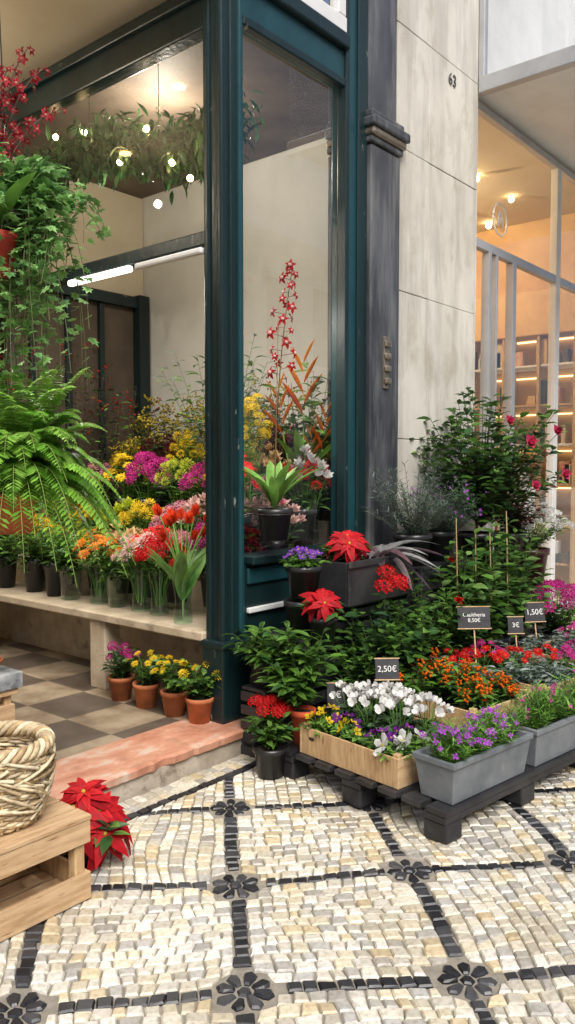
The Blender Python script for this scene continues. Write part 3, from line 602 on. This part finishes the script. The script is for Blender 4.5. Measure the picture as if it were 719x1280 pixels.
def bcrate(x0,x1,y0,y1,z0,z1):
    c=empty('plastic_crate'); n=max(2,int((z1-z0)/.07)); 
    for k in range(n):
        a=z0+(z1-z0)*k/n; b=a+(z1-z0)/n*.68
        box('rail',x0,x1,y0,y0+.015,a,b,M_plas,c,.003); box('rail_side',x0,x0+.015,y0+.016,y1,a,b,M_plas,c,.003); box('rail_side',x1-.015,x1,y0+.016,y1,a,b,M_plas,c,.003)
    for x in (x0+.003,x1-.033): box('post',x,x+.03,y0+.002,y0+.03,z0,z1-.002,M_plas,c,.003)
    box('top',x0+.01,x1-.01,y0+.01,y1,z1-.016,z1,M_plas,c,.003)
bcrate(.14,.62,-.40,-.06,.0,.42); bcrate(.64,1.22,-.42,-.1,.0,.42)
bcrate(.2,.55,-.38,-.06,.425,.60); bcrate(.57,1.2,-.42,-.1,.425,.74)
bcrate(1.24,1.85,-.5,-.1,.0,.45); bcrate(1.87,2.6,-.5,-.1,.0,.45); bcrate(1.26,2.0,-.46,-.1,.455,.88); bcrate(2.02,2.7,-.46,-.1,.455,.80); bcrate(2.72,3.2,-.5,-.2,.0,.6)
bp_=empty('black_planter_box')
box('front',.50,1.16,-.46,-.445,.745,.985,M_plas,bp_,.006); box('back',.50,1.16,-.215,-.20,.745,.985,M_plas,bp_,.006); box('side_l',.50,.515,-.444,-.216,.745,.985,M_plas,bp_,.004); box('side_r',1.145,1.16,-.444,-.216,.745,.985,M_plas,bp_,.004); box('rim',.49,1.17,-.475,-.46,.955,.995,M_plas,bp_,.006); box('soil_fill',.515,1.145,-.444,-.216,.75,.95,M_slate,bp_,0)
def poinsettia(x,y,z,r=.07,h=.15,s=.13,sh=.14,n=5,c=BKP,mi=PLAS,TP=None,sp=.6,dr=.25):
    TP=TP or T_poin
    mb=MB(); pot(mb,(x,y,z),r,h,mi,c); b=np.array([x,y,z+h*.9]); branchy(mb,b,sh*.9,s*.9,9,6,L_ov,.09,GD+GR,.3,lz=.5)
    for k in range(n):
        a=k*2.4+.6; q=math.sqrt(k/n); e=b+[math.cos(a)*s*sp*q,math.sin(a)*s*sp*q,sh*(1-dr*q)]; tube(mb,[b,e],.004,.003,(.12,.2,.05)); d=nrm([math.cos(a)*q*.8-.4,math.sin(a)*q*.8-.4,1]); mb.add(TP[k%3],e,frZ(d,U(0,6))*s*U(.7,1),(1,1,1))
    return mb.build('red_poinsettia')
poinsettia(.62,-.36,.90,.07,.08,.145,.14,5,TP=T_poinl)
poinsettia(.27,-.46,.58,.075,.15,.13,.12,5,TP=T_poinl)
mb=MB(); p=np.array([1.0,-.33,.93])
for k in range(30):
    a=k*2.4; e=.35+1.1*(k/26); mb.add(L_spiky,p,frY((math.cos(a),math.sin(a),e),U(-.2,.2))*U(.28,.44),tj(random.choice([(.12,.08,.10),(.22,.18,.19),(.33,.33,.33),(.17,.09,.11)])))
mb.build('burgundy_dracaena')
mb=MB(); pot(mb,(.31,-.30,.81),.095,.17,PLAS,BKP); branchy(mb,(.31,-.3,.95),.09,.12,14,9,L_ov,.06,GR+GL); bunch(mb,(.31,-.3,.95),.12,.1,[pansyT((.26,.07,.55),YEL)],.03,16,0); mb.build('purple_primula')
mb=MB(); pot(mb,(.30,-.29,.605),.09,.19,PLAS,BKP,False); mb.build('black_flowerpot')
mb=MB(); pot(mb,(.66,-.62,.14),.11,.2,PLAS,BKP); branchy(mb,(.66,-.6,.3),.54,.27,38,15,L_ov,.085,GR+GD,.1,elev=(.4,1))
for (dx,dy,dz) in ((.02,-.05,.56),(.1,-.02,.54),(-.05,.0,.54),(.05,.05,.6)): mb.add(F['R'][3],(.68+dx,-.6+dy,.32+dz),frZ((-.4,-.4,1))*.06)
mb.build('red_geranium')
mb=MB(); pot(mb,(.5,-.56,.14),.09,.16,PLAS,BKP); branchy(mb,(.47,-.58,.26),.42,.2,28,14,L_ov,.065,GR,.1,elev=(.35,1)); mb.build('leafy_shrub')
mb=MB(); pot(mb,(1.1,-.6,.14),.12,.2,PLAS,BKP); branchy(mb,(1.1,-.6,.3),.62,.3,40,16,L_ov,.07,GR,.1,elev=(.35,1)); mb.build('leafy_shrub')
mb=MB(); pot(mb,(-.12,-.44,0),.085,.15,PLAS,BKP); branchy(mb,(-.12,-.44,.13),.22,.13,24,10,L_ov,.06,GR,.1)
for k in range(9):
    a=k*2.4; q=math.sqrt(k/9)*.1; mb.add(F['R'][3],(-.12+math.cos(a)*q,-.44+math.sin(a)*q,.37-q*.4+U(-.02,.02)),frZ((math.cos(a)*q*4-.2,math.sin(a)*q*4-.2,1))*U(.035,.05))
mb.build('red_kalanchoe')
mb=MB(); pot(mb,(.03,-.52,.142),.062,.17,TERRA,(.6,.09,.03)); branchy(mb,(.03,-.49,.3),.47,.18,30,14,L_la,.11,GR+GL[2:],.15,elev=(.4,1)); mb.build('laurel_shrub')
mb=MB(); pot(mb,(.08,-.22,.36),.075,.15,PLAS,BKP); branchy(mb,(.08,-.24,.48),.24,.2,26,11,L_la,.10,GR,.15,elev=(.35,1)); mb.build('fern_leaf_plant')
bcrate(.0,.135,-.3,-.125,.0,.36)
RC=[(.15,.22,.17),(.23,.30,.25),(.11,.17,.12)]
mb=MB(); pot(mb,(1.42,-.3,.88),.12,.2,PLAS,BKP); branchy(mb,(1.40,-.32,1.02),.55,.32,75,38,L_need,.05,RC,.1,(.1,.12,.08),.0025,elev=(.4,1)); mb.build('rosemary_bush')
mb=MB(); pot(mb,(1.75,-.3,.88),.11,.2,PLAS,BKP); branchy(mb,(1.78,-.34,1.02),.44,.28,65,38,L_need,.05,RC,.1,(.1,.12,.08),.0025,fl=(SF['V'],.010,.5),elev=(.4,1)); mb.build('rosemary_bush')
mb=MB(); pot(mb,(2.25,-.32,.80),.14,.24,PLAS,BKP); tube(mb,[(2.25,-.32,1.0),(2.24,-.34,1.2),(2.27,-.35,1.4)],.014,.01,(.12,.08,.05),STEM,6)
branchy(mb,(2.22,-.38,1.08),1.08,.58,105,20,L_ov,.095,GR+GD,.15,(.06,.05,.03),.004,elev=(.3,1))
CM=roseT((.78,.08,.2))
for (x,y,z,s) in ((2.05,-.80,1.66,.065),(1.95,-.70,1.80,.05),(2.35,-.92,1.45,.055),(2.0,-.86,1.38,.05),(2.5,-.8,1.75,.055)): mb.add(CM,(x,y,z),frZ((-.6,-.6,.4))*s)
mb.build('camellia_bush')
mb=MB(); pot(mb,(2.62,-.4,.80),.12,.22,PLAS,BKP); branchy(mb,(2.66,-.42,1.0),.66,.34,48,17,L_ov,.06,[(.16,.035,.04),(.24,.06,.05),(.10,.05,.04),(.08,.15,.05)],.1,elev=(.3,1),fl=(F['R'][1],.04,.06)); mb.build('burgundy_shrub')
mb=MB(); pot(mb,(1.85,-.62,.14),.14,.26,PLAS,BKP)
for (x,y) in ((1.6,-.66),(1.75,-.7),(1.95,-.72),(2.1,-.66),(1.45,-.62)): tube(mb,[(x,y,.3),(x+U(-.04,.04),y+.02,U(1.05,1.3))],.005,.004,(.4,.3,.14))
for bx in (1.4,1.55,1.7,1.85,2.0,2.15,2.3): branchy(mb,(bx,-.64,.32),U(.8,1.0),.2,17,15,L_ov,.10,GV+GR,.1,fl=(F['R'][1],.035,.03),elev=(.3,1))
mb.build('climbing_vine')
mb=MB(); pot(mb,(2.95,-.42,.6),.15,.28,PLAS,(.05,.012,.012)); branchy(mb,(2.95,-.42,.85),.32,.34,34,13,L_ov,.06,GR); bunch(mb,(2.92,-.45,.85),.34,.34,F['W'][3],.045,30,0); mb.build('white_azalea')
mb=MB(); pot(mb,(.28,-.12,1.11),.095,.17,PLAS,BKP)
p=np.array([.28,-.12,1.27])
for k in range(13): a=k*2.4+.5; mb.add(L_strap,p,frY((math.cos(a),math.sin(a),U(1.6,3.5)),U(-.2,.2))*U(.24,.40)*np.array([1.5,1,1]),tj((.2,.42,.08)))
st=bez(p,p+[-.03,-.03,.75],p+[.13,-.02,1.33],14); tube(mb,st,.005,.003,(.14,.09,.04)); tube(mb,[p,p+[.03,0,1.0]],.003,.003,(.3,.22,.12))
OR=layerT([(5,1,P_p,12,(.5,.012,.02),0,0)],(.3,(.75,.5,.45),.1))
for k in range(26):
    f=6.5+k/25*6.4; i=min(int(f),12); q=st[i]*(1-f+i)+st[i+1]*(f-i); a=k*2.4; e=q+np.array([math.cos(a),math.sin(a),.2])*U(.03,.08)*(1.2-k/50); tube(mb,[q,e],.0015,.0015,(.2,.08,.04)); j=U(.7,1.2); mb.add(OR,e,frZ((math.cos(a)-.5,math.sin(a)-.5,.2))*U(.026,.042),(j,j,j))
tube(mb,[(.28+.1*math.cos(t),-.12+.1*math.sin(t),1.25) for t in np.linspace(0,6.283,17)],.004,.004,(.02,.02,.02),PLAS); tube(mb,[(.24,-.02,1.25),(.2,.0,1.25),(.18,.02,1.24)],.004,.004,(.02,.02,.02),PLAS)
mb.build('red_orchid')
def sign(x,y,z,w,h,s,rz=-47,lean=14,ts=.42):
    c=empty('price_sign',(x,y,z),rad(rz)); 
    box('slate',-w/2,w/2,-.003,.003,0,h,M_slate,c,.002)
    for (a0_,a1_,b0_,b1_) in ((-w/2-.005,w/2+.005,-.006,0),(-w/2-.005,w/2+.005,h,h+.006)): box('frame',a0_,a1_,-.005,.005,b0_,b1_,M_crateh,c,.001)
    box('stake',-.004,.004,.004,.010,-.2,h*.6,M_crate,c,.001)
    text('lettering',s,(0,-.0045,h*.5),(rad(90),0,0),h*ts,M_chalk,c,.0005); c.rotation_euler=(rad(-lean),0,rad(rz))
sign(.36,-.80,.44,.12,.10,'2,50€'); sign(1.18,-.86,.58,.19,.12,'Gaultheria\n8,50€',ts=.26); sign(2.0,-.88,.50,.14,.12,'1,50€',-40); sign(.12,-.66,.33,.09,.11,'2€'); sign(1.75,-.86,.46,.1,.1,'3€')
# ---- left: hanging plants on a pole stand ----
mb=MB(); 
tube(mb,[(-1.68,-.2,0),(-1.68,-.2,3.3)],.018,.018,(.02,.02,.02),PLAS,8); mb.add(latheT([(.003,.0),(.22,0),(.22,.02),(.02,.04)],20,PLAS,(.02,.02,.02)),(-1.68,-.2,0))
for z in (2.02,3.18): tube(mb,[(-1.68,-.2,z),(-1.5,-.22,z+.05),(-1.38,-.24,z)],.008,.008,(.02,.02,.02),PLAS,6)
mb.build('plant_pole_stand')
fx,fy=-1.37,-.27
mb=MB(); pot(mb,(fx-.03,fy,1.26),.11,.15,TERRA,(.5,.12,.04))
for k in range(3): a=k*2.1; tube(mb,[(fx-.03+.11*math.cos(a),fy+.11*math.sin(a),1.40),(fx,fy,2.0)],.002,.002,(.03,.03,.03),PLAS,3)
for k in range(135):
    a=k*2.39996; el=(k+.5)/135; L=U(.34,.50); d=np.array([math.cos(a),math.sin(a)]); b=np.array([fx,fy,1.40]); hz=L*(1-.45*el)
    e=b+np.array([d[0]*hz,d[1]*hz,-.32+.80*el+U(-.06,.05)]); m=b+np.array([d[0]*hz*.6,d[1]*hz*.6,.16+.32*el]); pts=bez(b,m,e,13); P=np.array(pts); tube(mb,pts,.002,.001,(.26,.38,.08),STEM,3); c=tj(random.choice([(.30,.60,.08),(.42,.76,.13),(.22,.5,.06)]),.8,1.12)
    for i in range(1,36):
        f=i/36*12; q=int(f); p=P[q]*(1-f+q)+P[min(q+1,12)]*(f-q); dr=nrm(P[min(q+1,12)]-P[q]); sd=nrm(np.cross(dr,(0,0,1))); w=.058*math.sin(math.pi*min(1,.12+i/36*.9))**.8+.004
        for s in (-1,1): mb.add(L_pin,p,frY(sd*s+dr*.35+np.array([0,0,-.2]),U(-.5,.5))*w,tj(c,.8,1.1))
mb.build('hanging_fern')
bx,by=-1.42,-.22
mb=MB(); pot(mb,(bx,by,2.20),.095,.15,TERRA,(.55,.05,.04)); 
for k in range(3): a=k*2.1; tube(mb,[(bx+.095*math.cos(a),by+.095*math.sin(a),2.34),(bx+.01,by,3.17)],.002,.002,(.03,.03,.03),PLAS,3)
for k in range(8): a=k*2.4; mb.add(L_strap,(bx,by,2.32),frY((math.cos(a),math.sin(a),1.6))*U(.25,.36)*np.array([1.5,1,1]),tj(GR[1]))
OR2=layerT([(5,1,P_p,15,(.42,.02,.035),0,0)],(.25,(.5,.25,.15),.08))
for (ex,ey,ez) in ((.2,-.05,.68),(.1,.1,.60),(.22,.1,.48),(.02,-.1,.6),(.25,-.08,.54),(.12,-.08,.72),(.1,-.05,.45)):
    pts=bez((bx,by,2.32),(bx+ex*.2,by+ey*.2,2.32+ez*.8),(bx+ex,by+ey,2.32+ez),9); tube(mb,pts,.004,.002,(.12,.06,.04))
    for k in range(20):
        f=2.5+k/19*5.4; i=int(f); q=pts[i]*(1-f+i)+pts[i+1]*(f-i); a=k*2.4; e=q+np.array([math.cos(a),math.sin(a),.1])*U(.015,.04); j=U(.6,1.3); mb.add(OR2,e,frZ((math.cos(a)-.4,math.sin(a)-.4,.2))*U(.016,.03),(j,j,j))
mb.build('hanging_red_orchid')
mb=MB(); ix,iy=-1.27,-.30; pot(mb,(ix-.06,iy+.1,2.30),.1,.15,PLAS,(.05,.03,.02)); tube(mb,[(ix-.06,iy+.1,2.44),(-1.38,-.24,3.18)],.003,.003,(.03,.03,.03),PLAS,3)
IV=[(.16,.33,.08),(.22,.42,.11),(.28,.5,.15),(.11,.24,.07)]
for k in range(150):
    a=U(0,6.283); L=U(.03,.2); s=np.array([ix-.05,iy+.06,2.45]); drp=U(0,1)**1.6
    m=s+np.array([math.cos(a)*L*1.2+.02,math.sin(a)*L*1.2-.02,U(.05,.30)*(1-drp*.4)]); e=s+np.array([math.cos(a)*L*1.1+U(-.06,.10),math.sin(a)*L*1.1+U(-.10,.04),.14-.88*drp]); pts=bez(s,m,e,10); P=np.array(pts); tube(mb,pts,.002,.0015,(.15,.16,.06),STEM,3)
    for i in range(20):
        f=(.12+.88*i/20)*8.99; q=int(f); p=P[q]*(1-f+q)+P[q+1]*(f-q); b=U(0,6.283); mb.add(L_v,p+np.random.normal(0,.012,3),frY((math.cos(b),math.sin(b),U(-.9,.2)),U(-.6,.6))*U(.028,.055),tj(random.choice(IV)))
mb.build('trailing_ivy')
# crate left + basket
fc=empty('fruit_crate')
x0,x1,y0,y1=-2.0,-1.365,-.70,-.33
for zz in ((.0,.10),(.20,.285)): box('front_slat',x0,x1,y0,y0+.014,zz[0]+.005,zz[1],M_crateh,fc,.002); box('back_slat',x0,x1,y1-.014,y1,zz[0]+.005,zz[1],M_crateh,fc,.002)
for zz in ((.0,.10),(.20,.285)): box('side_slat',x1-.014,x1-.002,y0+.015,y1-.015,zz[0]+.006,zz[1],M_crate,fc,.002); box('side_slat',x0+.002,x0+.014,y0+.015,y1-.015,zz[0]+.006,zz[1],M_crate,fc,.002)
for x in (x0+.015,x1-.055):
    for y in (y0+.015,y1-.055): box('post',x,x+.04,y,y+.04,.0,.284,M_crate,fc,.003)
for k in range(4): box('top_slat',x0+.001,x1+.003,y0-.004+k*.094,y0+.080+k*.094,.286,.299+U(0,.003),M_crateh,fc,.003)
for k in range(4): box('floor_slat',x0+.02,x1-.02,y0+.02+k*.09,y0+.095+k*.09,.012,.022,M_crateh,fc,.002)
mb=MB(); cx,cy,cz=-1.60,-.51,.302; wc=[(.62,.47,.27),(.7,.56,.36),(.5,.35,.18),(.76,.65,.45)]
def br(z): t=z/.26; return .115+.055*math.sin(min(t,1)*math.pi*.62)
for k in range(30):
    z=.01+k*.0085; r=br(z); ph=k*math.pi
    tube(mb,[(cx+(r+.006*math.cos(14*t+ph))*math.cos(t),cy+(r+.006*math.cos(14*t+ph))*math.sin(t),cz+z+.006*math.sin(3*t+k)) for t in np.linspace(0,6.2832,85)],.0062,.0062,tj(random.choice(wc),.75,1.1),WICK,5)
for k in range(28): t=k*6.2832/28; tube(mb,[(cx+br(z)*math.cos(t),cy+br(z)*math.sin(t),cz+z) for z in (.005,.06,.12,.18,.24,.275)],.005,.005,tj(wc[0]),WICK,5)
for s in range(4):
    tube(mb,[(cx+(.162+.018*math.cos(9*t+s*1.57))*math.cos(t),cy+(.162+.018*math.cos(9*t+s*1.57))*math.sin(t),cz+.27+.018*math.sin(9*t+s*1.57)) for t in np.linspace(0,6.2832,120)],.010,.010,tj(wc[s],.85,1.05),WICK,6)
for k in range(46):
    a=U(0,6.28); da=U(.5,1.5)*random.choice((-1,1)); z1,z2=U(.02,.25),U(.02,.27); tube(mb,[(cx+(br(z1+(z2-z1)*t)+.016)*math.cos(a+da*t),cy+(br(z1+(z2-z1)*t)+.016)*math.sin(a+da*t),cz+z1+(z2-z1)*t) for t in np.linspace(0,1,12)],.0065,.005,tj(random.choice(wc)),WICK,5)
mb.add(latheT([(.003,.005),(.11,.005)],20,WICK,(.4,.28,.14)),(cx,cy,cz)); mb.build('wicker_basket')
poinsettia(-1.22,-.46,.0,.07,.07,.19,.20,9,TP=T_poinl,sp=.62,dr=.75)
stl=empty('plant_stool')
for x in (-1.5,-1.33):
    for y in (-.1,.08): box('leg',x,x+.03,y,y+.03,.134,.60,M_crate,stl,.004)
box('seat',-1.52,-1.28,-.12,.13,.60,.625,M_crateh,stl,.004); box('lower_shelf',-1.51,-1.29,-.11,.12,.42,.56,M_crateh,stl,.003)
box('marbled_tray',-1.53,-1.265,-.13,.14,.626,.69,mat('tray_paint',(.5,.52,.52),(.1,.11,.12),12,rough=.5),stl,.004)
mb=MB(); pot(mb,(-1.37,-.02,.69),.07,.05,TERRA,TC); branchy(mb,(-1.37,-.02,.73),.07,.09,16,10,L_ov,.03,GS); mb.build('potted_succulent')
lg=empty('boutique_logo')
mb=MB(); tube(mb,[(3.38+.13*math.cos(t),.06,3.58+.13*math.sin(t)) for t in np.linspace(0,6.2832,33)],.008,.008,(.85,.85,.8),PLAS); mb.build('ring',lg)
text('letter','A',(3.38,.06,3.58),(rad(90),0,0),.2,M_white,lg,.004)
mb=MB()
for k in range(5): mb.add(ballT(.035,10,6,GLOW),(3.5+k*.6,1.4,4.36))
for (x,y,z) in ((4.0,2.7,4.36),(4.6,2.7,4.36),(5.2,.8,4.36),(4.4,.8,4.36)): mb.add(ballT(.03,10,6,GLOW),(x,y,z))
mb.build('downlights',ns)

# opposite building (seen in reflections)
ob=empty('street_building')
M_op=mat('pale_facade',(.6,.6,.57),(.72,.71,.68),1,rough=.8)
box('facade',-25,25,-16,-14,-.03,9,M_op,ob,0); box('cornice',-25,25,-14,-13.5,8.4,8.8,M_white,ob,0); box('string_course',-25,25,-14,-13.8,4.2,4.5,M_white,ob,0)
for i in range(-9,10):
    for zz in (.3,5.0):
        box('window',i*2.4-.5,i*2.4+.5,-14,-13.97,zz,zz+2.6,M_darkwall,ob,0); box('lintel',i*2.4-.7,i*2.4+.7,-14,-13.85,zz+2.7,zz+2.9,M_white,ob,0)
def light(name,t,loc,e,col,size=.2,rot=(0,0,0),sy=None):
    L=bpy.data.lights.new(name,t); L.energy=e; L.color=col
    if t=='AREA':
        L.size=size
        if sy: L.shape='RECTANGLE'; L.size_y=sy
    if t=='POINT': L.shadow_soft_size=size
    o=bpy.data.objects.new(name,L); o.location=loc; o.rotation_euler=rot; COL.objects.link(o); return o
light('tube_lamp','AREA',(.2,1.3,2.62),38,(1,.94,.85),.12,(0,rad(-12),0),2.2)
light('shop_lamp','POINT',(.75,1.3,3.75),48,(1,.9,.74),.03)
light('shop_lamp','POINT',(-1.2,2.0,3.6),45,(1,.86,.66),.03)
light('boutique_lamp','POINT',(4.2,1.6,4.2),130,(1,.78,.48),.04)
w=bpy.data.worlds.new('World'); sc.world=w; w.use_nodes=True; n=w.node_tree.nodes; l=w.node_tree.links
sk=n.new('ShaderNodeTexSky'); sk.sky_type='NISHITA'; sk.sun_disc=False; sk.sun_elevation=rad(48); sk.sun_rotation=rad(215); sk.dust_density=4; sk.ozone_density=.5; sk.air_density=.8
l.new(sk.outputs[0],n['Background'].inputs[0]); n['Background'].inputs[1].default_value=.15
S=bpy.data.lights.new('sun','SUN'); S.energy=3.4; S.angle=rad(30); S.color=(1,.985,.955); so=bpy.data.objects.new('sun',S); COL.objects.link(so)
dr=Vector((math.sin(rad(215))*math.cos(rad(48)),math.cos(rad(215))*math.cos(rad(48)),math.sin(rad(48)))); so.rotation_euler=dr.to_track_quat('Z','Y').to_euler()
cam=bpy.data.cameras.new('camera'); co=bpy.data.objects.new('camera',cam); COL.objects.link(co); sc.camera=co
co.location=(-3,-2.965,1.5); cam.sensor_fit='VERTICAL'; cam.sensor_height=36; cam.lens=28.1; cam.clip_end=500
p=rad(-3.15); fw=Vector((.766*math.cos(p),.643*math.cos(p),math.sin(p))); co.rotation_euler=fw.to_track_quat('-Z','Y').to_euler()
sc.view_settings.view_transform='Standard'; sc.view_settings.look='None'; sc.view_settings.exposure=0
